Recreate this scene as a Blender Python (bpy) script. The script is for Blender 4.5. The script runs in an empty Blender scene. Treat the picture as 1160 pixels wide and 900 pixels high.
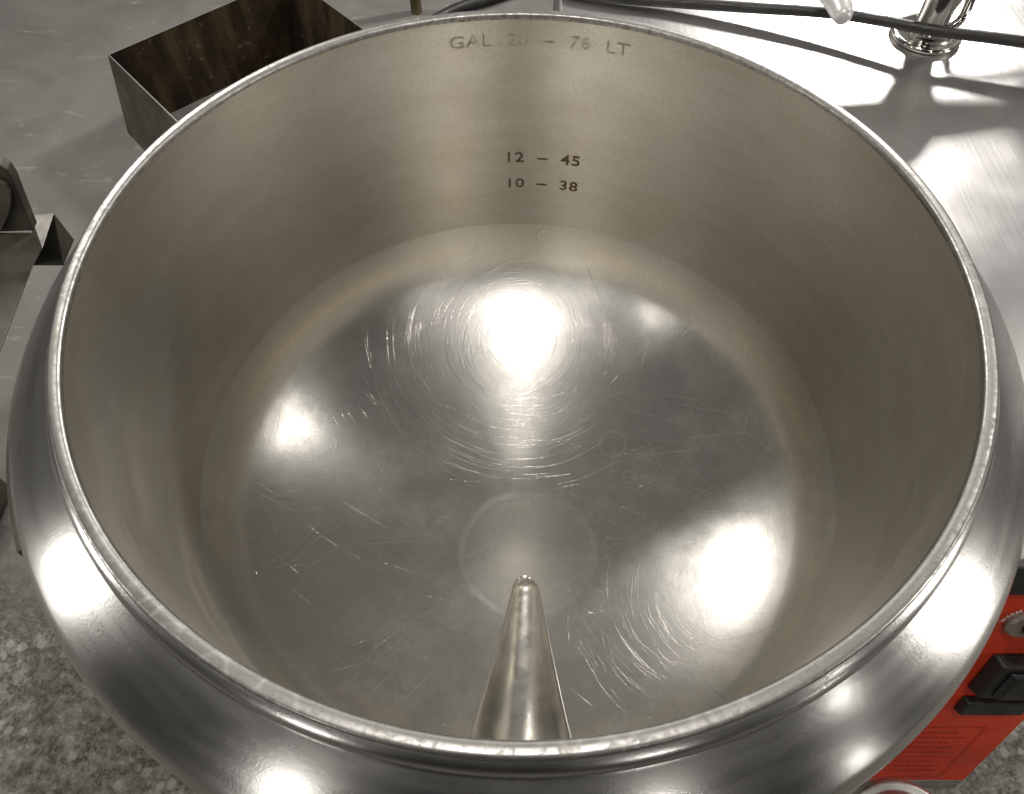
import bpy, bmesh, math, random
from mathutils import Vector, Matrix
import numpy as np

random.seed(7)
C = bpy.context.scene.collection
S = 0.2775            # inner radius of the kettle in metres; shapes below are written in kettle radii
FL = -2.9             # floor level in kettle radii under the rim
PI = math.pi

def W(p):             # kettle radii -> metres, floor at z = 0
    return Vector((p[0]*S, p[1]*S, (p[2]-FL)*S))

# ------------------------------------------------------------------ camera
CAM = np.array([-0.02042524, -1.18976949, 1.25908237])
pitch, roll, FPX = 0.99412091, 0.00384297, 850.0
fw = np.array([0, math.cos(pitch), -math.sin(pitch)])
r0 = np.array([1., 0, 0]); u0 = np.cross(r0, fw)
rt = math.cos(roll)*r0 + math.sin(roll)*u0
up = math.cos(roll)*u0 - math.sin(roll)*r0
def ray(px, py):
    return fw + ((px-580)/FPX)*rt - ((py-450)/FPX)*up
def at(px, py, z):    # where a sight line meets the level z
    d = ray(px, py); t = (z-CAM[2])/d[2]
    return CAM + d*t
cd = bpy.data.cameras.new('camera'); cam = bpy.data.objects.new('camera', cd); C.objects.link(cam)
cd.sensor_width = 36; cd.lens = 36*FPX/1160; cd.clip_start = 0.01; cd.clip_end = 200
M = Matrix(((rt[0], up[0], -fw[0]), (rt[1], up[1], -fw[1]), (rt[2], up[2], -fw[2]))).to_4x4()
M.translation = W(CAM); cam.matrix_world = M
bpy.context.scene.camera = cam
cd.dof.use_dof = False

# ------------------------------------------------------------------ materials
class N:
    def __init__(s, name):
        s.m = bpy.data.materials.new(name); s.m.use_nodes = True
        s.t = s.m.node_tree; s.b = s.t.nodes['Principled BSDF']
        s.tc = s.t.nodes.new('ShaderNodeTexCoord')
    def n(s, kind, **kw):
        x = s.t.nodes.new('ShaderNode'+kind)
        for k, v in kw.items(): setattr(x, k, v)
        return x
    def l(s, a, b): s.t.links.new(a, b)
    def set(s, **kw):
        for k, v in kw.items():
            s.b.inputs[k.replace('_', ' ')].default_value = v
    def val(s, i, v):
        if hasattr(v, 'is_output'): s.l(v, i)
        else: i.default_value = v
    def mapv(s, scale=(1, 1, 1), rot=(0, 0, 0), src='Object', loc=(0, 0, 0)):
        x = s.n('Mapping'); s.l(s.tc.outputs[src], x.inputs[0])
        x.inputs['Scale'].default_value = scale; x.inputs['Rotation'].default_value = rot
        x.inputs['Location'].default_value = loc
        return x.outputs[0]
    def noise(s, vec, scale, detail=4, rough=.55, dist=0):
        x = s.n('TexNoise'); s.l(vec, x.inputs['Vector'])
        x.inputs['Scale'].default_value = scale; x.inputs['Detail'].default_value = detail
        x.inputs['Roughness'].default_value = rough; x.inputs['Distortion'].default_value = dist
        return x.outputs[0]
    def ramp(s, fac, a, b, va=0., vb=1.):
        x = s.n('MapRange'); s.l(fac, x.inputs[0]); x.interpolation_type = 'SMOOTHSTEP'
        for i, v in zip((1, 2, 3, 4), (a, b, va, vb)): x.inputs[i].default_value = v
        return x.outputs[0]
    def math(s, op, a, b=0.):
        x = s.n('Math', operation=op); s.val(x.inputs[0], a); s.val(x.inputs[1], b)
        return x.outputs[0]
    def mix(s, fac, a, b):
        x = s.n('Mix', data_type='RGBA'); s.val(x.inputs[0], fac)
        for i, v in ((6, a), (7, b)):
            if hasattr(v, 'is_output'): s.l(v, x.inputs[i])
            else: x.inputs[i].default_value = (*v, 1)
        return x.outputs[2]
    def bump(s, h, strength, dist, prev=None):
        x = s.n('Bump'); s.l(h, x.inputs['Height']); x.inputs['Strength'].default_value = strength
        x.inputs['Distance'].default_value = dist
        if prev is not None: s.l(prev, x.inputs['Normal'])
        return x.outputs[0]
    def polar(s, ka, kr, kz):      # (angle, radius, height) about the kettle's axis as texture coordinates
        sp = s.n('SeparateXYZ'); s.l(s.tc.outputs['Object'], sp.inputs[0])
        x, y, z = sp.outputs
        a = s.math('ARCTAN2', y, x)
        rr = s.math('SQRT', s.math('ADD', s.math('MULTIPLY', x, x), s.math('MULTIPLY', y, y)))
        c = s.n('CombineXYZ')
        s.l(s.math('MULTIPLY', a, ka), c.inputs[0]); s.l(s.math('MULTIPLY', rr, kr), c.inputs[1]); s.l(s.math('MULTIPLY', z, kz), c.inputs[2])
        return c.outputs[0], x, y, z, rr

def plain(name, col, rough=.5, metal=0., bump=0., bscale=60., var=.0, vscale=8.):
    k = N(name); k.set(Roughness=rough, Metallic=metal); k.b.inputs['Base Color'].default_value = (*col, 1)
    o = k.mapv()
    if var:
        f = k.ramp(k.noise(o, vscale, 5), .35, .68)
        k.l(k.mix(f, tuple(c*(1-var) for c in col), tuple(min(1, c*(1+var)) for c in col)), k.b.inputs['Base Color'])
        k.l(k.ramp(k.noise(o, vscale*2.3, 4), .3, .7, rough*.8, min(1, rough*1.25)), k.b.inputs['Roughness'])
    if bump: k.l(k.bump(k.noise(o, bscale, 5), bump, .002), k.b.inputs['Normal'])
    return k.m

def m_wall():
    k = N('kettle_wall_steel'); k.set(Metallic=1., Anisotropic=.72)
    pv, x, y, z, rr = k.polar(1, 1, 1)
    o = k.mapv()
    pv2, *_ = k.polar(1.2, 2, 60)
    brush = k.noise(pv2, 6, 5, .6)
    stain = k.ramp(k.noise(k.mapv((1, 1, 2.4)), 9, 6, .6, .4), .42, .72)
    streak = k.ramp(k.noise(k.polar(1.0, 1, 16)[0], 2.6, 4, .6), .40, .70)
    c = k.mix(stain, (.665, .638, .58), (.595, .565, .492))
    c = k.mix(k.math('MULTIPLY', streak, .45), c, (.55, .51, .42))
    grain = k.ramp(k.noise(o, 620, 2, .7), .3, .7)
    c = k.mix(k.math('MULTIPLY', grain, .34), c, (.36, .335, .28))
    k.l(c, k.b.inputs['Base Color'])
    k.l(k.math('ADD', k.ramp(brush, .3, .7, .275, .295), k.math('MULTIPLY', stain, .05)), k.b.inputs['Roughness'])
    t = k.n('Tangent', direction_type='RADIAL', axis='Z'); k.l(t.outputs[0], k.b.inputs['Tangent'])
    k.set(Anisotropic_Rotation=.25)
    b = k.bump(k.noise(o, 700, 2), .06, .0005)
    b = k.bump(k.noise(o, 5, 2), .12, .004, b)
    k.l(b, k.b.inputs['Normal'])
    return k.m

def m_bottom():
    k = N('dished_bottom_steel'); k.set(Metallic=1., Anisotropic=.5)
    pv, x, y, z, rr = k.polar(1, 1, 1)
    o = k.mapv()
    patch = k.ramp(k.noise(o, 8, 6, .62, .25), .36, .68)
    fine = k.ramp(k.noise(o, 38, 7, .66, .3), .34, .72)
    c = k.mix(patch, (.76, .745, .715), (.60, .585, .56))
    c = k.mix(k.math('MULTIPLY', fine, .4), c, (.42, .405, .375))
    cloud = k.ramp(k.noise(o, 11, 9, .68, .15), .40, .62)
    outer = k.ramp(rr, .90*S, .985*S)
    inner = k.math('SUBTRACT', 1., outer)
    big = k.ramp(k.noise(o, 6.5, 7, .6, .3), .40, .60)
    c = k.mix(k.math('MULTIPLY', k.math('MULTIPLY', cloud, .62), inner), c, (.36, .35, .335))
    c = k.mix(k.math('MULTIPLY', k.math('MULTIPLY', big, .6), inner), c, (.36, .352, .34))
    c = k.mix(k.math('MULTIPLY', outer, .85), c, (.70, .672, .605))
    # warm pale broken ring along the weld low on the knuckle
    wz = k.math('ABSOLUTE', k.math('SUBTRACT', rr, .974*S))
    tint = k.math('MULTIPLY', k.ramp(wz, .0, .0048, 1, 0), k.ramp(k.noise(o, 9, 5), .36, .60))
    c = k.mix(k.math('MULTIPLY', tint, .6), c, (.90, .80, .58))
    # residue ring left round the mouth of the draw-off groove
    dx = k.math('SUBTRACT', x, .035*S); dy = k.math('SUBTRACT', y, -.19*S)
    d = k.math('SQRT', k.math('ADD', k.math('MULTIPLY', dx, dx), k.math('MULTIPLY', k.math('MULTIPLY', dy, dy), 1.0)))
    d = k.math('ADD', d, k.math('MULTIPLY', k.math('SUBTRACT', k.noise(o, 10, 4), .5), .016))
    ring = k.ramp(k.math('ABSOLUTE', k.math('SUBTRACT', d, .235*S)), .0002, .0058, 1, 0)
    ring = k.math('MULTIPLY', ring, k.ramp(k.noise(o, 13, 4), .40, .62, .05, .8))
    inside = k.ramp(d, .2*S, .24*S, 1, 0)
    c = k.mix(k.math('MULTIPLY', inside, .35), c, (.58, .55, .47))
    c = k.mix(k.math('MULTIPLY', ring, .28), c, (.80, .77, .70))
    # small round water spots
    for (sx, sy, sr) in ((.42, .10, .022), (.37, .24, .05), (.29, -.05, .02), (-.16, .2, .024), (.33, -.16, .016)):
        ax = k.math('SUBTRACT', x, sx*S); ay = k.math('SUBTRACT', y, sy*S)
        q = k.math('SQRT', k.math('ADD', k.math('MULTIPLY', ax, ax), k.math('MULTIPLY', ay, ay)))
        q = k.math('ADD', q, k.math('MULTIPLY', k.math('SUBTRACT', k.noise(o, 60, 3), .5), .006))
        rg = k.ramp(k.math('ABSOLUTE', k.math('SUBTRACT', q, sr*S)), .0002, .0022, 1, 0)
        c = k.mix(k.math('MULTIPLY', rg, .35), c, (.72, .70, .66))
        c = k.mix(k.math('MULTIPLY', k.ramp(q, 0, sr*S*1.3, 1, 0), .3), c, (.36, .34, .31))
    gr = k.ramp(k.noise(o, 560, 2, .7), .3, .7)
    c = k.mix(k.math('MULTIPLY', gr, .38), c, (.40, .385, .36))
    k.l(c, k.b.inputs['Base Color'])
    rg = k.math('ADD', k.math('ADD', k.ramp(fine, 0, 1, .27, .305), k.math('MULTIPLY', cloud, .05)), k.math('MULTIPLY', patch, .045))
    rg = k.math('ADD', rg, k.math('MULTIPLY', inside, .05))
    k.l(k.math('ADD', rg, k.math('MULTIPLY', ring, .12)), k.b.inputs['Roughness'])
    t = k.n('Tangent', direction_type='RADIAL', axis='Z'); k.l(t.outputs[0], k.b.inputs['Tangent'])
    k.set(Anisotropic_Rotation=.25)
    k.l(k.ramp(rr, .008, .06, .0, .66), k.b.inputs['Anisotropic'])
    b = None
    for a, sc in ((.3, 210), (1.25, 190), (2.2, 240), (2.8, 170)):     # fine hairlines in several directions
        h = k.noise(k.mapv((1, .02, 1), (0, 0, a)), sc*1.6, 2, .6)
        b = k.bump(h, .05, .0005, b)
    b = k.bump(k.noise(o, 6, 2), .25, .003, b)
    b = k.bump(k.noise(o, 600, 2), .05, .0005, b)
    k.l(b, k.b.inputs['Normal'])
    return k.m

def m_jacket():
    k = N('jacket_steel'); k.set(Metallic=1., Anisotropic=.45)
    o = k.mapv()
    br = k.noise(k.polar(.6, 14, 14)[0], 9, 3, .5)
    dirt = k.ramp(k.noise(o, 11, 5, .55, .2), .35, .8)
    c = k.mix(dirt, (.61, .60, .585), (.48, .47, .455))
    k.l(c, k.b.inputs['Base Color'])
    k.l(k.math('ADD', k.ramp(br, .3, .7, .23, .26), k.math('MULTIPLY', dirt, .07)), k.b.inputs['Roughness'])
    t = k.n('Tangent', direction_type='RADIAL', axis='Z'); k.l(t.outputs[0], k.b.inputs['Tangent'])
    k.set(Anisotropic_Rotation=.25)
    b = k.bump(br, .03, .0006); b = k.bump(k.noise(o, 600, 2), .06, .0005, b)
    k.l(b, k.b.inputs['Normal'])
    return k.m

def m_rim():
    k = N('rim_steel'); k.set(Metallic=1.)
    o = k.mapv()
    sp = k.ramp(k.noise(o, 130, 5, .65, 1.2), .36, .66)
    v = k.n('TexVoronoi', feature='DISTANCE_TO_EDGE'); k.l(k.mapv(), v.inputs['Vector']); v.inputs['Scale'].default_value = 70
    cell = k.ramp(v.outputs['Distance'], .01, .12, 1, 0)
    big = k.ramp(k.noise(o, 9, 3), .42, .62)
    c = k.mix(sp, (.43, .418, .402), (.26, .25, .235))
    c = k.mix(k.math('MULTIPLY', k.math('MULTIPLY', cell, big), .28), c, (.72, .71, .69))
    k.l(c, k.b.inputs['Base Color'])
    k.l(k.ramp(sp, 0, 1, .36, .50), k.b.inputs['Roughness'])
    b = k.bump(k.noise(o, 420, 3, .6), .10, .0004)
    b = k.bump(cell, .02, .0003, b)
    k.l(b, k.b.inputs['Normal'])
    return k.m

def m_counter():
    k = N('counter_steel'); k.set(Metallic=1., Anisotropic=.3)
    o = k.mapv()
    br = k.noise(k.mapv((1, .02, 1), (0, 0, .5)), 260, 4, .65)
    sw = k.noise(k.mapv((1, .05, 1), (0, 0, -.9)), 200, 4, .65)
    big = k.ramp(k.noise(o, 8, 5, .6), .36, .68)
    k.l(k.mix(big, (.62, .605, .60), (.53, .515, .51)), k.b.inputs['Base Color'])
    k.l(k.ramp(k.noise(o, 12, 4), .3, .7, .31, .38), k.b.inputs['Roughness'])
    b = k.bump(br, .22, .0007); b = k.bump(sw, .12, .0007, b); b = k.bump(k.noise(o, 3.2, 2), .4, .006, b)
    k.l(b, k.b.inputs['Normal'])
    return k.m

def m_floor():
    k = N('concrete_floor'); k.set(Roughness=.8)
    o = k.mapv()
    sp = k.n('SeparateXYZ'); k.l(o, sp.inputs[0])
    # the concrete turns from worn smooth to pitted, scaled and stained towards the front of the kettle
    edge = k.math('ADD', sp.outputs[1], k.math('MULTIPLY', k.math('SUBTRACT', k.noise(o, 3.2, 5, .6), .5), .5))
    rough = k.ramp(edge, -.02, .22, 1, 0)
    s1 = k.ramp(k.noise(o, 36, 9, .80, .05), .41, .56)
    s2 = k.ramp(k.noise(o, 120, 5, .75, 0), .46, .58)
    cl = k.ramp(k.noise(o, 10, 7, .7, 0), .42, .60)
    smooth = k.mix(k.ramp(k.noise(o, 6, 6, .6, .4), .3, .7), (.145, .138, .129), (.195, .187, .176))
    smooth = k.mix(k.math('MULTIPLY', k.ramp(k.noise(k.mapv((1, 2.2, 1), (0, 0, -.5)), 11, 7, .72, 1.1), .58, .70), .55), smooth, (.36, .35, .33))
    pit = k.mix(s1, (.080, .073, .057), (.30, .285, .252))
    pit = k.mix(k.math('MULTIPLY', s2, .5), pit, (.40, .385, .355))
    pit = k.mix(k.math('MULTIPLY', cl, .35), pit, (.085, .078, .060))
    v = k.n('TexVoronoi'); k.l(o, v.inputs['Vector']); v.inputs['Scale'].default_value = 42; v.inputs['Randomness'].default_value = 1
    ch = k.math('MULTIPLY', k.ramp(k.math('ADD', v.outputs['Distance'], k.math('MULTIPLY', k.math('SUBTRACT', k.noise(o, 150, 4, .7), .5), .35)), .24, .34, 1, 0), k.ramp(k.noise(o, 16, 3), .47, .56))
    pit = k.mix(k.math('MULTIPLY', ch, .7), pit, (.50, .49, .46))
    k.l(k.mix(rough, smooth, pit), k.b.inputs['Base Color'])
    h = k.math('MULTIPLY', k.math('ADD', s1, k.math('MULTIPLY', s2, .5)), rough)
    b = k.bump(h, .7, .004); b = k.bump(k.noise(o, 160, 4), .25, .001, b)
    k.l(b, k.b.inputs['Normal'])
    return k.m

def m_rusty_dark():
    k = N('rusty_darkened_steel'); k.set(Roughness=.8, Metallic=.0); k.b.inputs['Specular IOR Level'].default_value = .2
    o = k.mapv()
    a = k.ramp(k.noise(o, 9, 7, .7, .6), .36, .66)
    st = k.ramp(k.noise(k.mapv((1, 1, .12)), 16, 5, .6), .46, .66)
    c = k.mix(a, (.016, .010, .006), (.045, .029, .014))  # rust brown, with the dark reflections inside the box painted in
    c = k.mix(k.math('MULTIPLY', st, .6), c, (.10, .075, .035))
    c = k.mix(k.math('MULTIPLY', k.ramp(k.noise(o, 55, 6, .75), .60, .70), .5), c, (.26, .24, .20))
    k.l(c, k.b.inputs['Base Color'])
    k.l(k.bump(k.noise(o, 70, 5), .3, .0015), k.b.inputs['Normal'])
    return k.m

MW, MB_, MJ, MR, MC, MF, MRU = m_wall(), m_bottom(), m_jacket(), m_rim(), m_counter(), m_floor(), m_rusty_dark()
MSCR = plain('scratch_steel', (.66, .64, .61), .16, 1.)
MGRV = plain('drain_groove_steel', (.55, .53, .49), .36, 1., .25, 60, var=.22, vscale=22)
MCH = plain('chrome', (.66, .64, .60), .13, 1., var=.1, vscale=20)
MDK = plain('dark_steel', (.15, .138, .11), .36, .9, .2, 120, var=.35, vscale=11)
MGS = plain('galvanised_steel', (.34, .325, .30), .5, .6, .2, 90, var=.35, vscale=20)
MEDGE = plain('bare_cut_edge', (.62, .60, .56), .35, 1.)
MOUT = plain('grimy_sheet_steel', (.10, .09, .07), .6, .05, .25, 80, var=.3, vscale=10)
MPOST = plain('olive_paint', (.13, .105, .05), .5, 0, .2, 70, var=.35, vscale=25)
MHS = plain('blackened_steel', (.058, .053, .040), .55, .1, .25, 110, var=.4, vscale=14)
MBK = plain('black_plastic', (.010, .0095, .009), .42, 0, .15, 200, var=.3, vscale=30)
MRUB = plain('black_rubber', (.024, .022, .021), .48, 0, .25, 240, var=.3, vscale=30)
MSAT = plain('satin_pipe_steel', (.50, .485, .46), .42, 1., .1, 200, var=.15, vscale=30)
MRED = plain('red_faceplate', (.52, .034, .006), .5, 0, .12, 260, var=.10, vscale=14)
MRED2 = plain('dark_red_print', (.16, .012, .007), .5, 0)
MWHT = plain('white_print', (.72, .66, .60), .5, 0)
MLEV = plain('pale_lever', (.62, .615, .61), .35, .3)
MGRY = plain('dial_plate', (.27, .225, .20), .42, .5, .15, 120, var=.15, vscale=30)
MINK = plain('etched_mark', (.13, .085, .05), .6, .1, var=.4, vscale=140)
MFAINT = plain('worn_etched_mark', (.53, .50, .43), .40, 1., var=.2, vscale=90)

# ------------------------------------------------------------------ objects
def thing(name, label, cat, base, group=None):
    o = bpy.data.objects.new(name, None); C.objects.link(o)
    o.location = W(base); o['label'] = label; o['category'] = cat; o['o'] = 0
    del o['o']
    if group: o['group'] = group
    return o
def tag(o, label, cat, group=None):
    o['label'] = label; o['category'] = cat
    if group: o['group'] = group
    return o
def root_loc(p):
    l = Vector((0, 0, 0))
    while p is not None: l = l+p.location; p = p.parent
    return l
def obj(name, vs, fs, mats, parent=None, smooth=True, base=None, mi=None, bevel=0, auto=None, world=False):
    me = bpy.data.meshes.new(name)
    off = root_loc(parent) if parent is not None else (W(base) if base is not None else Vector((0, 0, 0)))
    me.from_pydata([(Vector(v) if world else W(v))-off for v in vs], [], fs)
    if not isinstance(mats, (list, tuple)): mats = [mats]
    for m in mats: me.materials.append(m)
    for i, p in enumerate(me.polygons):
        p.use_smooth = smooth
        if mi is not None: p.material_index = mi[i]
    me.validate(); me.update()
    o = bpy.data.objects.new(name, me); C.objects.link(o)
    if parent is not None: o.parent = parent
    else: o.location = off
    if auto is not None: me.set_sharp_from_angle(angle=math.radians(auto))
    if bevel:
        b = o.modifiers.new('bevel', 'BEVEL'); b.width = bevel*S; b.segments = 3; b.limit_method = 'ANGLE'; b.angle_limit = math.radians(35)
        b.harden_normals = False
    return o
def lathe(prof, n=256, cx=0, cy=0, close=False):
    vs, fs = [], []
    for (r, z) in prof:
        for i in range(n):
            a = 2*PI*i/n; vs.append((cx+r*math.cos(a), cy+r*math.sin(a), z))
    for j in range(len(prof)-1):
        for i in range(n):
            k = (i+1) % n; fs.append((j*n+i, (j+1)*n+i, (j+1)*n+k, j*n+k))
    return vs, fs
def box(x0, x1, y0, y1, z0, z1):
    vs = [(x, y, z) for z in (z0, z1) for y in (y0, y1) for x in (x0, x1)]
    return vs, [(0, 2, 3, 1), (4, 5, 7, 6), (0, 1, 5, 4), (1, 3, 7, 5), (3, 2, 6, 7), (2, 0, 4, 6)]
def tube(pts, rad, n=14, sub=1):
    P = [Vector(p) for p in pts]
    R = rad if isinstance(rad, (list, tuple)) else [rad]*len(P)
    if sub > 1:                                   # Catmull-Rom through the points
        Q, RR = [], []
        for i in range(len(P)-1):
            p0, p1, p2, p3 = P[max(i-1, 0)], P[i], P[i+1], P[min(i+2, len(P)-1)]
            for k in range(sub):
                t = k/sub
                Q.append(.5*((2*p1)+(p2-p0)*t+(2*p0-5*p1+4*p2-p3)*t*t+(3*p1-p0-3*p2+p3)*t**3)); RR.append(R[i]*(1-t)+R[i+1]*t)
        Q.append(P[-1]); RR.append(R[-1]); P, R = Q, RR
    vs, fs = [], []
    nrm = None
    for i, p in enumerate(P):
        d = (P[min(i+1, len(P)-1)]-P[max(i-1, 0)]).normalized()
        if nrm is None:
            nrm = d.orthogonal().normalized()
        nrm = (nrm-d*nrm.dot(d)).normalized(); b = d.cross(nrm)
        for k in range(n):
            a = 2*PI*k/n; vs.append(p+(nrm*math.cos(a)+b*math.sin(a))*R[i])
    for i in range(len(P)-1):
        for k in range(n):
            q = (k+1) % n; fs.append((i*n+k, i*n+q, (i+1)*n+q, (i+1)*n+k))
    fs.append(tuple(range(n))[::-1]); fs.append(tuple(range((len(P)-1)*n, len(P)*n)))
    return vs, fs
def join(*parts):
    vs, fs = [], []
    for v, f in parts:
        o = len(vs); vs += list(v); fs += [tuple(i+o for i in q) for q in f]
    return vs, fs
def text_mesh(s, size, offset=0., space=1.0, align='CENTER'):
    cu = bpy.data.curves.new('t', 'FONT'); cu.body = s; cu.size = size; cu.align_x = align; cu.align_y = 'CENTER'
    cu.offset = offset; cu.space_character = space; cu.resolution_u = 4
    o = bpy.data.objects.new('t', cu); C.objects.link(o)
    dg = bpy.context.evaluated_depsgraph_get(); me = bpy.data.meshes.new_from_object(o.evaluated_get(dg))
    bm = bmesh.new(); bm.from_mesh(me)
    bmesh.ops.triangulate(bm, faces=bm.faces)
    bmesh.ops.subdivide_edges(bm, edges=[e for e in bm.edges if e.calc_length() > size*.25], cuts=2)
    bmesh.ops.triangulate(bm, faces=bm.faces)
    bm.verts.index_update()
    vs = [v.co.copy() for v in bm.verts]; fs = [tuple(v.index for v in f.verts) for f in bm.faces]
    bm.free(); bpy.data.objects.remove(o); bpy.data.curves.remove(cu); bpy.data.meshes.remove(me)
    return vs, fs

# ------------------------------------------------------------------ the floor
gv, gf = [], []
G = 40.
gv = [(-G, -G, FL), (G, -G, FL), (G, G, FL), (-G, G, FL)]
fl = obj('floor', gv, [(0, 1, 2, 3)], MF, smooth=False); fl['kind'] = 'structure'

# ------------------------------------------------------------------ the kettle
kt = thing('steam_kettle', 'large open stainless steel kettle with a scratched bottom and a drain groove', 'kettle', (0, 0, FL))
KN = .055
ZS, HD = -.87, .43      # the weld and the depth of the dished bottom below it
ze = ZS-.012-HD*.0548+KN
wall_prof = [(1.0, -.016)]+[(1.0, -.016+(ze+.05+.016)*i/40) for i in range(1, 41)]+[(.9996, ze+.025), (.9985, ze)]
obj('side_wall', *lathe(wall_prof, 360), MW, kt)

def groove(x, y):      # depth of the draw-off groove below the dish
    y0 = -.335
    L = y0-y
    if L < -.045: return 0.
    w = .040+.172*max(L, 0)
    cx = .03-.045*max(L, 0)
    dep = .034+.24*max(L, 0)
    if L < 0: 
        k = math.sqrt(max(0, 1-(L/.045)**2)); w *= k; dep *= k
        if w < 1e-4: return 0.
    t = (x-cx)/w
    if abs(t) >= 1.18: return 0.
    s = math.sqrt(max(0., 1-min(1, abs(t))**2.3))
    e = max(0., (1.18-abs(t))/.18) if abs(t) > .9 else 1.    # slightly rolled edges
    g = dep*(s if abs(t) < .94 else math.sqrt(1-.94**2.3)*max(0, (1.18-abs(t))/.24)**1.6)
    return g
def dish_z(x, y):
    r2 = min(x*x+y*y, .9985**2)
    r = math.sqrt(r2)
    return ZS-.012-HD*math.sqrt(1-r2)+(KN*((r-.925)/.0735)**2.2 if r > .925 else 0.)
NA, NR = 420, 120
angs = []
a = -PI/2-.62
dense = [(-PI/2-.42)+.84*i/240 for i in range(241)]
rest = [(-PI/2+.42)+(2*PI-.84)*i/420 for i in range(1, 420)]
angs = dense+rest; NA = len(angs)
rads = [math.sin(PI/2*(i/170)**.92)*.9985 for i in range(1, 171)]
vs = [(0, 0, dish_z(0, 0))]; fs = []
for r in rads:
    for a in angs:
        x, y = r*math.cos(a), r*math.sin(a)
        g = groove(x, y)
        if r > .93: g *= max(0, (0.9985-r)/.0685)
        vs.append((x, y, dish_z(x, y)-g))
for i in range(NA): fs.append((0, 1+i, 1+(i+1) % NA))
for j in range(len(rads)-1):
    for i in range(NA):
        k = (i+1) % NA; fs.append((1+j*NA+i, 1+(j+1)*NA+i, 1+(j+1)*NA+k, 1+j*NA+k))
mi = [2 if sum(groove(vs[q][0], vs[q][1]) > .004 for q in f) == len(f) and math.hypot(*vs[f[0]][:2]) < .95 else 0 for f in fs]
# scratches: shallow raised burrs that catch the lamps
def add_scratch(x, y, ang, length, curv, w):
    n = max(4, int(length/.02)); pts = []
    for i in range(n+1):
        pts.append((x, y, ang)); x += math.cos(ang)*length/n; y += math.sin(ang)*length/n; ang += curv*length/n
    if any(p[0]**2+p[1]**2 > .93 or groove(p[0], p[1]) > 0 or (p[1] < -.2 and abs(p[0]-.02) < .03-.16*(p[1]+.2)) for p in pts): return
    o = len(vs)
    for i, (px, py, an) in enumerate(pts):
        f = math.sin(PI*(i+.35)/(n+.7))**.5
        nx, ny = -math.sin(an)*w*f, math.cos(an)*w*f
        for sx, h in ((-1, -.0002), (-.45, w*.30*f), (.45, w*.30*f), (1, -.0002)):
            q, p_ = px+nx*sx, py+ny*sx
            vs.append((q, p_, dish_z(q, p_)+h))
    for i in range(n):
        for k in range(3):
            b = o+i*4+k; fs.append((b, b+4, b+5, b+1)); mi.append(1)
def rnd(a, b): return random.uniform(a, b)
for i in range(900):
    r, t = math.sqrt(random.random())*.94, rnd(0, 2*PI)
    add_scratch(r*math.cos(t), r*math.sin(t), rnd(0, 2*PI), rnd(.12, .42), rnd(-1.2, 1.2), rnd(.00014, .00034))
def arcs(n, cx, cy, ra, rb, a0, a1, la, lb, wa, wb, jit=.14):
    for i in range(n):
        r, t = rnd(ra, rb), math.radians(rnd(a0, a1)); q = r*rnd(.85, 1.2)
        add_scratch(cx+r*math.cos(t), cy+r*math.sin(t), t+PI/2+rnd(-jit, jit), rnd(la, lb), 1/q, rnd(wa, wb))
arcs(320, .0, .68, .12, .44, 0, 360, .08, .32, .00025, .0006)
arcs(130, .0, .68, .2, .62, 150, 285, .10, .36, .0004, .0009)
arcs(60, .0, .68, .2, .4, 280, 380, .06, .16, .0004, .0007)
arcs(60, -.78, .2, .08, .3, 180, 400, .06, .2, .0003, .0007)
arcs(110, .72, -.38, .15, .55, 130, 300, .06, .24, .0003, .0008)
for i in range(60):
    add_scratch(rnd(.2, .6), rnd(-.75, -.35), rnd(1.7, 2.4), rnd(.06, .2), rnd(-1, 1), rnd(.0003, .0006))
obj('dished_bottom', vs, fs, [MB_, MSCR, MGRV], kt, mi=mi)

rim_prof = [(.9995, -.018), (.9995, -.008), (1.0015, -.003), (1.006, -.0005), (1.012, .0), (1.020, .0), (1.0255, -.0012), (1.0285, -.006), (1.029, -.013), (1.027, -.019), (1.022, -.022)]
rv, rf = lathe(rim_prof, 420)
rv2 = []
for (x, y, z) in rv:
    a = math.atan2(y, x); q = 1+.0016*math.sin(3*a+1)+.0008*math.sin(7*a)
    rv2.append((x*q, y*q, z+.0012*math.sin(5*a)))
obj('rim', rv2, rf, MR, kt)
jp = [(1.020, -.012), (1.0215, -.023), (1.028, -.0265), (1.037, -.031), (1.045, -.039), (1.0495, -.049), (1.050, -.056), (1.0475, -.063), (1.045, -.068), (1.046, -.072)]
q_r, q_z = 1.049, -.0745
for i in range(0, 34):                       # the sloping shoulder, then its edge rolls over
    sl = math.radians(27+14*i/33); jp.append((q_r, q_z)); q_r += .0048*math.cos(sl); q_z -= .0048*math.sin(sl)
for i in range(1, 15):
    sl = math.radians(41+53*i/14); jp.append((q_r, q_z)); q_r += .0058*math.cos(sl); q_z -= .0058*math.sin(sl)
kx = 1.2/max(p[0] for p in jp)
jp = [(r if r < 1.05 else 1.05+(r-1.05)*(.15/(max(p[0] for p in jp)-1.05)), z) for r, z in jp]
jp += [(1.194, -.34), (1.186, -.42), (1.176, -.5), (1.155, -.65), (1.13, -.8), (1.09, -.95), (1.0, -1.15), (.86, -1.33), (.66, -1.48), (.45, -1.56), (.42, -1.62)]
obj('jacket', *lathe(jp, 360), MJ, kt)
obj('pedestal', *lathe([(.40, -1.6), (.40, -2.75), (.62, -2.8), (.64, FL+.003)], 96), MDK, kt, auto=40)
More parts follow.
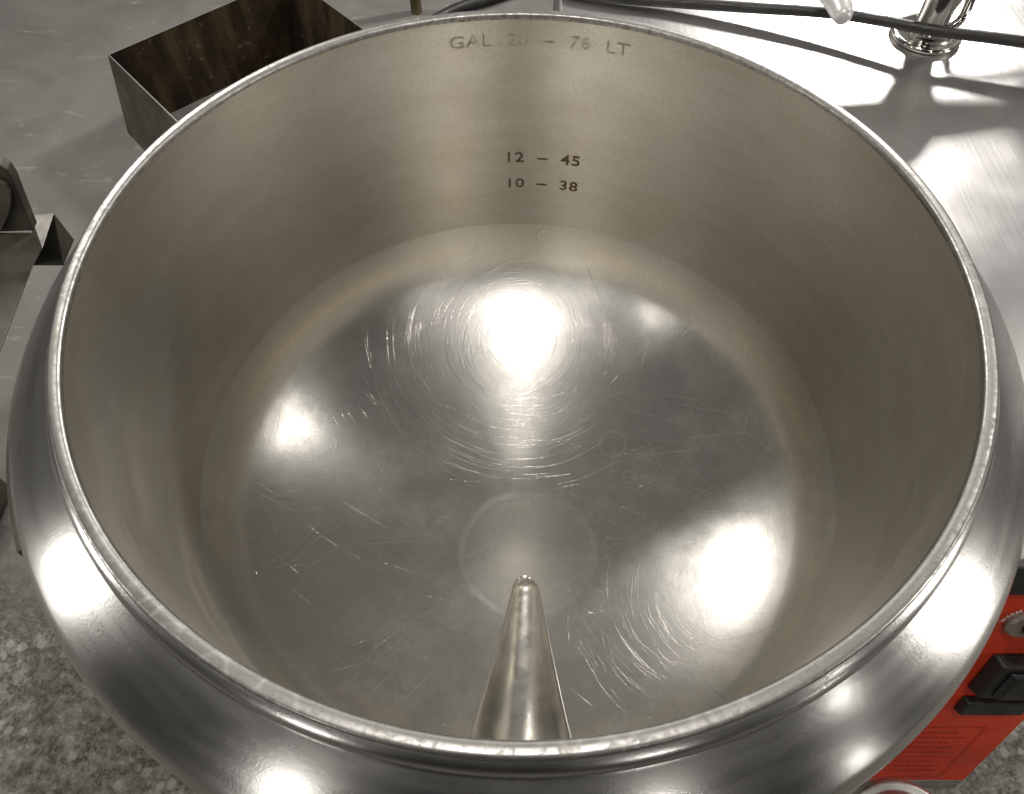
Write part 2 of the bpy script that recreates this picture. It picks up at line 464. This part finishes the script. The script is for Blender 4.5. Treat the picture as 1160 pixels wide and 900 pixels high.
# hinge plate on the left of the jacket
hv, hf = [], []
na = 24
for i in range(na+1):
    a = math.radians(177+34*i/na)
    for (r, z) in ((1.195, -.205), (1.206, -.205), (1.210, -.34), (1.185, -.36)):
        hv.append((r*math.cos(a), r*math.sin(a), z))
for i in range(na):
    for k in range(4):
        q = (k+1) % 4; hf.append((i*4+k, (i+1)*4+k, (i+1)*4+q, i*4+q))
hf += [(0, 1, 2, 3), (na*4+3, na*4+2, na*4+1, na*4)]
obj('hinge_plate', hv, hf, MHS, kt, auto=30)

# gauge marks on the far wall
def gauge(name, s, px, py, size, mat, gap, lab, off=.0):
    d = ray(px, py); a = d[0]**2+d[1]**2; b = 2*(CAM[0]*d[0]+CAM[1]*d[1]); c = CAM[0]**2+CAM[1]**2-1
    t = (-b+math.sqrt(b*b-4*a*c))/2/a; X = CAM+d*t; th = math.atan2(X[1], X[0])
    out = []
    tv, tf = text_mesh(s, size, off, gap)
    rr = .9984
    for v in tv:
        an = th-v[0]*1.15/rr; out.append((rr*math.cos(an), rr*math.sin(an), X[2]+v[1]))
    o = obj(name, out, tf, mat, kt, smooth=False); o['label'] = lab
gauge('gauge_mark', '12  \u2013  45', 614.5, 179.5, .061, MINK, 1.08, 'dark etched gauge mark reading 12 - 45', .0009)
gauge('gauge_mark', '10  \u2013  38', 613.5, 208.5, .060, MINK, 1.08, 'dark etched gauge mark reading 10 - 38', .0009)
gauge('gauge_mark', '\u2013', 617, 147, .062, MFAINT, 1.1, 'worn etched dash above the dark gauge marks')
gauge('gauge_mark', 'GAL  20  \u2013  76  LT', 611, 46.5, .058, MFAINT, 1.08, 'faint worn gauge mark reading GAL 20 - 76 LT just under the rim', .0004)

# ------------------------------------------------------------------ the counter
ZC = -.3
ct = thing('steel_counter', 'brushed stainless steel counter behind the kettle carrying the tap', 'counter', (1.5, 1.2, FL))
xl = at(633, 4, ZC)[0]
arc = [math.radians(a) for a in np.linspace(-8, 78, 40)]
top = [(1.26*math.cos(a), 1.26*math.sin(a)) for a in arc]
poly = [(3.2, top[0][1])]+[(3.2, 3.4), (xl, 3.4), (xl, top[-1][1])]
pts = [p for p in top[::1] if p[0] > xl+.005]
poly = [(3.2, pts[0][1]), (3.2, 3.4), (xl, 3.4), (xl, math.sqrt(1.26**2-xl**2))]+pts[::-1]
n = len(poly)
cv = [(x, y, ZC) for x, y in poly]+[(x, y, ZC-.14) for x, y in poly]
cf = [tuple(range(n)), tuple(range(2*n-1, n-1, -1))]+[(i, n+i, n+(i+1) % n, (i+1) % n) for i in range(n)]
obj('countertop', cv, cf, MC, ct, smooth=False, bevel=.012)
for (x, y) in ((xl+.12, 3.2), (3.0, 3.2), (3.0, .15), (1.75, .05)):
    obj('leg', *tube([(x, y, ZC-.142), (x, y, FL+.002)], .055), MGS, ct, auto=40)

# ------------------------------------------------------------------ tap
fb = at(1047, 42, ZC)
fx, fy = fb[0], fb[1]
fa = thing('tap', 'chrome tap with lever handles standing on the steel counter', 'tap', (fx, fy, ZC))
obj('flange', *lathe([(.113, ZC+.001), (.121, ZC+.006), (.123, ZC+.013), (.119, ZC+.021), (.112, ZC+.023), (.106, ZC+.021), (.090, ZC+.040), (.066, ZC+.052), (.044, ZC+.058), (.043, ZC+.075)], 72, fx, fy), MCH, fa)
obj('body', *lathe([(.052, ZC+.055), (.054, ZC+.12), (.066, ZC+.17), (.085, ZC+.21), (.096, ZC+.25), (.10, ZC+.30), (.095, ZC+.36), (.07, ZC+.40), (.03, ZC+.42), (.001, ZC+.425)], 48, fx, fy), MCH, fa)
H = ZC+.29
obj('valve_body', *tube([(fx-.40, fy+.03, H), (fx-.34, fy+.03, H), (fx-.30, fy+.02, H), (fx-.12, fy, H), (fx+.12, fy, H), (fx+.30, fy+.02, H), (fx+.42, fy+.03, H)], [.05, .085, .045, .065, .065, .05, .09], 20, 6), MCH, fa)
obj('spout', *tube([(fx, fy, ZC+.38), (fx, fy+.01, ZC+.55), (fx+.04, fy+.04, ZC+.72), (fx+.20, fy+.10, ZC+.80), (fx+.45, fy+.16, ZC+.80), (fx+.60, fy+.18, ZC+.70)], .05, 18, 8), MCH, fa)
tp = at(955, 20, ZC+.34)
lv = obj('lever_handle', *tube([(fx-.38, fy+.03, H+.05), (fx-.38, fy-.02, H+.10), (tp[0]-.02, tp[1]+.18, ZC+.36), (tp[0], tp[1]+.05, ZC+.345), (tp[0], tp[1], ZC+.342), (tp[0], tp[1]-.012, ZC+.34)], [.03, .03, .026, .034, .026, .008], 18, 6), MLEV, fa)
lv['label'] = 'pale lever handle pointing towards the kettle'
obj('lever_handle', *tube([(fx+.40, fy+.03, H+.05), (fx+.40, fy, H+.10), (fx+.48, fy-.12, H+.08), (fx+.58, fy-.26, H+.03)], [.03, .03, .028, .03], 18, 6), MCH, fa)
obj('hose_guard', *tube([(fx+.06, fy-.03, ZC+.05), (fx+.09, fy-.02, ZC+.09), (fx+.13, fy+.05, ZC+.17), (fx+.24, fy+.10, ZC+.22), (fx+.42, fy+.12, ZC+.22)], .016, 12, 8), MCH, fa)

# ------------------------------------------------------------------ cable on the counter
cz = ZC+.055
cp = [at(px, py, ZC+dz) for px, py, dz in ((560, -60, .021), (640, -14, .021), (700, -2, .022), (760, 3, .026), (850, 9, .045), (940, 15, .068), (1000, 24, .08), (1060, 35, .088), (1160, 48, .09), (1300, 72, .07))]
cb = obj('power_cable', *tube(cp, .0185, 14, 10), MRUB, base=(cp[5][0], cp[5][1], ZC))
tag(cb, 'long black power cable passing in front of the tap above the counter', 'cable')

# ------------------------------------------------------------------ control cabinet with the red panel
zb = -1.5
pb = at(1091, 883, zb); XR = pb[0]
e2 = np.array([0, .26, .966])
def pan(x, h, out=0.):   # a point on the sloping front: x, height up the slope, lift off the surface
    p = np.array([0, pb[1], zb])+e2*h+np.array([0, -.966, .26])*out
    return (x, p[1], p[2])
def onpan(px, py):
    d = ray(px, py); nrm = np.array([0, -.966, .26]); t = nrm.dot(np.array([0, pb[1], zb])-CAM)/nrm.dot(d)
    X = CAM+d*t; return X[0], float((X-np.array([0, pb[1], zb])).dot(e2))
cab = thing('control_cabinet', 'steel control cabinet with a sloping red faceplate to the right of the kettle', 'cabinet', (1.25, -.5, FL))
XL = 1.0
HT = onpan(1150, 668)[1]; HB = HT+.11
def quadbox(x0, x1, h0, h1, t0, t1):
    vs = [pan(x, h, t) for t in (t0, t1) for h in (h0, h1) for x in (x0, x1)]
    return vs, [(0, 2, 3, 1), (4, 5, 7, 6), (0, 1, 5, 4), (1, 3, 7, 5), (3, 2, 6, 7), (2, 0, 4, 6)]
cv = []
XC = XL+.06
for x in (XC, XR-.004):
    a, b = pan(x, -.075, -.012), pan(x, HB-.02, -.012)
    cv += [a, b, (x, -.28, b[2]), (x, -.28, a[2])]
obj('cabinet_body', cv, [(0, 1, 2, 3), (7, 6, 5, 4), (0, 4, 5, 1), (1, 5, 6, 2), (2, 6, 7, 3), (3, 7, 4, 0)], MGS, cab, smooth=False, bevel=.008)
fp = obj('faceplate', *quadbox(XC+.002, XR, 0, HT, -.010, .004), MRED, cab, smooth=False, bevel=.003)
obj('top_strip', *quadbox(XC+.002, XR, HT+.002, HB, -.010, .02), MBK, cab, smooth=False, bevel=.008)
obj('bottom_strip', *quadbox(XC+.002, XR, -.07, -.003, -.010, .003), MGS, cab, smooth=False, bevel=.003)
obj('stand', *lathe([(.10, zb-.08), (.10, FL+.002)], 40, 1.27, -.6), MGS, cab, auto=40)
# dial
dx, dh = onpan(1160, 703)
def disc(cx, ch, r, t0, t1, n=48, bev=.006):
    vs, fs = [], []
    for rr, t in ((r, t0), (r, t1-bev), (r-bev, t1)):
        for i in range(n):
            a = 2*PI*i/n; vs.append(pan(cx+rr*math.cos(a), ch+rr*math.sin(a), t))
    for j in range(2):
        for i in range(n):
            k = (i+1) % n; fs.append((j*n+i, j*n+k, (j+1)*n+k, (j+1)*n+i))
    fs.append(tuple(range(2*n, 3*n)))
    return vs, fs
dl = obj('dial', *disc(dx, dh, .050, .005, .02), MGRY, cab, auto=40)
obj('knob', *disc(dx+.012, dh, .026, .021, .08), MBK, dl, auto=40)
tv, tf = text_mesh('WARM', .018, .0003, 1.02)
out = []
for v in tv:
    an = math.radians(150)-v[0]/.056; q = .0585+v[1]
    out.append(pan(dx+q*math.cos(an), dh+q*math.sin(an), .0065))
o = obj('lettering', out, tf, MWHT, fp, smooth=False); o['label'] = 'white word WARM curving round the dial'
# rocker switch with its bezel and the black bar below it
def poly_on(ptsA, t0, t1, inset):
    n = len(ptsA); cx = sum(p[0] for p in ptsA)/n; cy = sum(p[1] for p in ptsA)/n
    B = [(cx+(p[0]-cx)*inset, cy+(p[1]-cy)*inset) for p in ptsA]
    vs = [pan(*p, t0) for p in ptsA]+[pan(*p, t1) for p in B]
    return vs, [tuple(range(n))[::-1], tuple(range(n, 2*n))]+[(i, (i+1) % n, n+(i+1) % n, n+i) for i in range(n)]
x0, h0 = onpan(1093, 773); x1, h1 = onpan(1113, 740); x2 = XR-.006
def rect(xa, xb, ha, hb): return [(xa, ha), (xb, ha), (xb, hb), (xa, hb)]
A = onpan(1100, 776); B = onpan(1124, 738)
xs0 = min(A[0], B[0]); hA, hB = A[1], B[1]
sw = obj('switch', *poly_on(rect(xs0, XR-.012, hA, hB), .0045, .045, .9), MBK, cab, smooth=False, bevel=.008)
obj('rocker', *poly_on(rect(xs0+.035, XR-.045, hA+.025, hB-.025), .046, .062, .85), MBK, sw, smooth=False, bevel=.006)
A = onpan(1078, 800); B = onpan(1092, 786)
obj('latch_bar', *poly_on(rect(min(A[0], B[0]), XR-.05, A[1], B[1]), .0045, .03, .92), MBK, cab, smooth=False, bevel=.005)
# printed notice: frame and rows of small print too worn to read
A = onpan(1014, 878); B = onpan(1117, 822); Cc = onpan(1050, 822)
xa, xb, ha, hb = XC+.02, onpan(1117, 822)[0], A[1]+.0, B[1]
parts = []
lw = .0022
for q in ((xa, xb, ha, ha+lw), (xa, xb, hb-lw, hb), (xa, xa+lw, ha+lw, hb-lw), (xb-lw, xb, ha+lw, hb-lw)): parts.append(q)
nl = 9
for i in range(nl):
    h = hb-(hb-ha)*(.10+.84*i/nl); x = xa+.02; lim = xb-.02-rnd(0, .06)
    while x < lim:
        w_ = rnd(.006, .02); parts.append((x, min(x+w_, lim), h-.0048, h)); x += w_+.006
pv, pf = [], []
for q in parts:
    o_ = len(pv); pv += [pan(x, h, .0062) for x, h in ((q[0], q[2]), (q[1], q[2]), (q[1], q[3]), (q[0], q[3]))]; pf.append((o_, o_+1, o_+2, o_+3))
o = obj('printed_notice', pv, pf, MRED2, fp, smooth=False)

# ------------------------------------------------------------------ round steel pipe end in front of the cabinet
pe = at(1027, 961, -1.2)
sp_ = obj('steel_pipe', *lathe([(0.1366, FL+.002), (0.1366, -1.25), (0.1391, -1.225), (0.1647, -1.222), (0.1745, -1.214), (0.1781, -1.203), (0.1732, -1.192), (0.163, -1.186), (0.154, -1.188), (0.148, -1.192), (0.142, -1.188), (0.12, -1.176), (0.085, -1.165), (0.04, -1.158), (0.0006, -1.156)], 72, pe[0], pe[1]), MSAT, base=(pe[0], pe[1], FL))
tag(sp_, 'upright round steel pipe with a rolled cap below the red faceplate', 'pipe')

# ------------------------------------------------------------------ open sheet metal box on the floor
Ab = at(145, 151, FL)
# its rim level: the height where the sight line of the corner passes nearest the corner's foot
best = min((float(np.hypot(*(at(122, 62, z)-Ab)[:2])), z) for z in np.linspace(FL+.05, FL+1.6, 400))
ZT = best[1]
A1, B1, C1 = at(122, 62, ZT), at(200, 138, ZT), at(329, -27, ZT)
ab = (B1-A1)/np.linalg.norm(B1-A1); ac = (C1-A1); Lc = np.linalg.norm(ac); ac = ac/Lc
LB = np.linalg.norm(B1-A1)*1.9
Ac = at(245, 105, FL)-Ab; Ac = Ac/np.linalg.norm(Ac)
top4 = [A1, A1+ab*LB, A1+ab*LB+ac*Lc, A1+ac*Lc]
cen = sum(top4)/4; cen2 = Ab-A1
sh = (Ab-A1); sh[2] = 0
bot4 = [np.array([p[0], p[1], FL+.003])+sh*f for p, f in zip(top4, (1, 1, 1, 1))]
th = .010
def inset(Q, t):
    c = sum(Q)/4; return [q+(c-q)/np.linalg.norm(c-q)*t*1.41 for q in Q]
ti, bi = inset(top4, th), inset(bot4, th)
vs = [tuple(p) for p in top4+bot4+ti+bi]; fs = []; mi = []
for i in range(4):
    j = (i+1) % 4
    fs += [(i, j, 4+j, 4+i), (8+j, 8+i, 12+i, 12+j), (i, 8+i, 8+j, j), (4+i, 4+j, 12+j, 12+i)]; mi += [1, 0, 2, 0]
bx = obj('sheet_metal_box', vs, fs, [MRU, MOUT, MEDGE], smooth=False, mi=mi, base=tuple(np.append(cen[:2], FL)))
tag(bx, 'open bottomless sheet metal box with rusty brown inside behind the kettle', 'metal box')

# post and hose beyond the kettle
q = at(472, 14, FL)
po = obj('round_post', *tube([(q[0], q[1], FL+.002), (q[0], q[1], FL+1.1)], .055, 20), MPOST, base=(q[0], q[1], FL), auto=40)
tag(po, 'olive brown post standing on the floor behind the kettle', 'post')
hp = [at(px, py, FL+.06) for px, py in ((440, 60), (480, 30), (520, 9), (560, -3), (620, -25), (680, -60))]
ho = obj('rubber_hose', *tube(hp, .05, 14, 8), MRUB, base=(hp[2][0], hp[2][1], FL))
tag(ho, 'black rubber hose lying on the floor behind the kettle rim', 'hose')

# ------------------------------------------------------------------ dark housing and bracket at the left
zl = -1.0
P = at(48, 276, zl)
hs = thing('steel_housing', 'dark steel housing with a rounded hood at the left of the kettle', 'housing', (P[0]-.3, P[1]-.8, FL))
Y0 = at(40, 263, zl)[1]
def onY(px, py, y):
    d = ray(px, py); t = (y-CAM[1])/d[1]; return CAM+d*t
def slab(pp, y, dep, name, mat, par, bev=.006):
    F = [onY(a, b, y) for a, b in pp]; n = len(F)
    vs = [tuple(p) for p in F]+[(p[0], p[1]+dep, p[2]) for p in F]
    return obj(name, vs, [tuple(range(n))[::-1], tuple(range(n, 2*n))]+[(i, (i+1) % n, n+(i+1) % n, n+i) for i in range(n)], mat, par, smooth=False, bevel=bev)
slab([(-90, 184), (-30, 185), (0, 188), (8, 193), (15, 204), (23, 225), (32, 247), (38, 262), (-90, 267)], Y0, .05, 'hood', MHS, hs)
slab([(-80, 198), (-30, 201), (-4, 205), (6, 211), (11, 219), (12, 232), (9, 246), (1, 262), (-80, 264)], Y0-.022, .02, 'recess_panel', MOUT, hs, .003)
tq = [at(-60, 262, zl), at(36, 262, zl), at(48, 276, zl), at(0, 402, zl), at(-70, 585, zl), at(-200, 585, zl)]
bq = [q+np.array([-.55, -.05, -.5]) for q in tq]
vs = [tuple(p) for p in tq+bq]; n = 6
obj('housing_body', vs, [tuple(range(n))[::-1], tuple(range(n, 2*n))]+[(i, (i+1) % n, n+(i+1) % n, n+i) for i in range(n)], MHS, hs, smooth=False, bevel=.012)
obj('stand', *box(P[0]-1.5, P[0]-1.1, P[1]-.6, P[1]-.2, FL+.002, zl-.45), MDK, hs, smooth=False)
zk = -1.25
t1, t2, t3 = at(35, 244, zk), at(61, 242, zk), at(48, 282, zk)
b1, b2 = at(38, 301, zk-.22), at(72, 301, zk-.22); b3 = at(84, 272, zk-.2)
vs = [tuple(p) for p in (t1, t2, t3, b1, b2, b3)]
t0 = np.array(t1)+[0, 0, -.2]
vs.append(tuple(t0))
br = obj('steel_bracket', vs, [(0, 2, 1), (2, 3, 4, 1), (1, 4, 5), (0, 6, 3, 2), (0, 1, 5, 6), (6, 5, 4, 3)], [MGS, MHS], smooth=False, mi=[0, 1, 1, 1, 1, 1], base=(b2[0], b2[1], zk-.22))
tag(br, 'small dark wedge shaped steel bracket with a pale mottled top beside the kettle', 'bracket')

# ------------------------------------------------------------------ lamps
def lamp(name, az, el, dist, size, power, col, target=(0, 0, -.6), size_y=None):
    a, e = math.radians(az), math.radians(el)
    d = Vector((math.sin(a)*math.cos(e), math.cos(a)*math.cos(e), math.sin(e)))
    L = bpy.data.lights.new(name, 'AREA'); L.energy = power; L.color = col
    L.shape = 'RECTANGLE' if size_y else 'DISK'; L.size = size
    if size_y: L.size_y = size_y
    o = bpy.data.objects.new(name, L); C.objects.link(o)
    o.location = W(target)+d*dist; o.rotation_euler = d.to_track_quat('Z', 'Y').to_euler()
    return o
WARM = (1., .96, .895)
lamp('ceiling_lamp', 180, 79.5, 2.2, .17, 17, WARM)
lamp('window_lamp', -33, 36.5, 2.6, .42, 26, WARM, size_y=.45)
lamp('side_lamp', 70, 40, 2.6, .24, 7, WARM)
lamp('back_lamp', 24, 29, 2.4, .26, 44, (1, .97, .92), target=(1.1, .9, -.3))
lamp('left_lamp', -97, 8, 2.2, .28, 9, WARM, target=(-.85, -.7, -.1), size_y=.9)
lamp('right_lamp', 101, 10, 2.2, .30, 14, WARM, target=(.8, -.75, -.1), size_y=.9)
lamp('front_lamp', -144, 12, 2.4, .2, 4.5, WARM, target=(-.35, -1.0, -.1), size_y=.5)
lamp('high_lamp', 142, 54, 2.6, .4, 2.5, WARM)
lamp('high_lamp', -150, 54, 2.6, .4, 2.5, WARM)
lamp('spot_lamp', -122, 47, 2.6, .12, 3, WARM)
lamp('spot_lamp', 157, 20, 2.4, .12, 2.2, WARM, target=(.2, -1.0, -.1))
lamp('spot_lamp', 122, 24, 2.4, .07, 1, WARM, target=(.5, -.95, -.1))
lamp('spot_lamp', 127, 0, 2.4, .07, 1, WARM, target=(.5, -.95, -.1))

w = bpy.data.worlds.new('World'); bpy.context.scene.world = w; w.use_nodes = True
nt = w.node_tree; bg = nt.nodes['Background']
tc = nt.nodes.new('ShaderNodeTexCoord'); sx = nt.nodes.new('ShaderNodeSeparateXYZ'); nt.links.new(tc.outputs['Generated'], sx.inputs[0])
mr = nt.nodes.new('ShaderNodeMapRange'); nt.links.new(sx.outputs[1], mr.inputs[0])
for i, v in zip((1, 2, 3, 4), (-.55, .65, .03, 1.)): mr.inputs[i].default_value = v
m2 = nt.nodes.new('ShaderNodeMapRange'); nt.links.new(sx.outputs[2], m2.inputs[0])
for i, v in zip((1, 2, 3, 4), (-.2, 1., .35, 1.35)): m2.inputs[i].default_value = v
mm = nt.nodes.new('ShaderNodeMath'); mm.operation = 'MULTIPLY'; nt.links.new(mr.outputs[0], mm.inputs[0]); nt.links.new(m2.outputs[0], mm.inputs[1])
m3 = nt.nodes.new('ShaderNodeMath'); m3.operation = 'MULTIPLY'; nt.links.new(mm.outputs[0], m3.inputs[0]); m3.inputs[1].default_value = .225
nt.links.new(m3.outputs[0], bg.inputs['Strength']); bg.inputs['Color'].default_value = (1, .965, .905, 1)

sc = bpy.context.scene
sc.view_settings.view_transform = 'Standard'; sc.view_settings.look = 'None'
sc.view_settings.exposure = .10; sc.view_settings.gamma = 1
sc.cycles.max_bounces = 16; sc.cycles.glossy_bounces = 12; sc.cycles.use_denoising = True
sc.cycles.sample_clamp_indirect = 3; sc.cycles.blur_glossy = .5
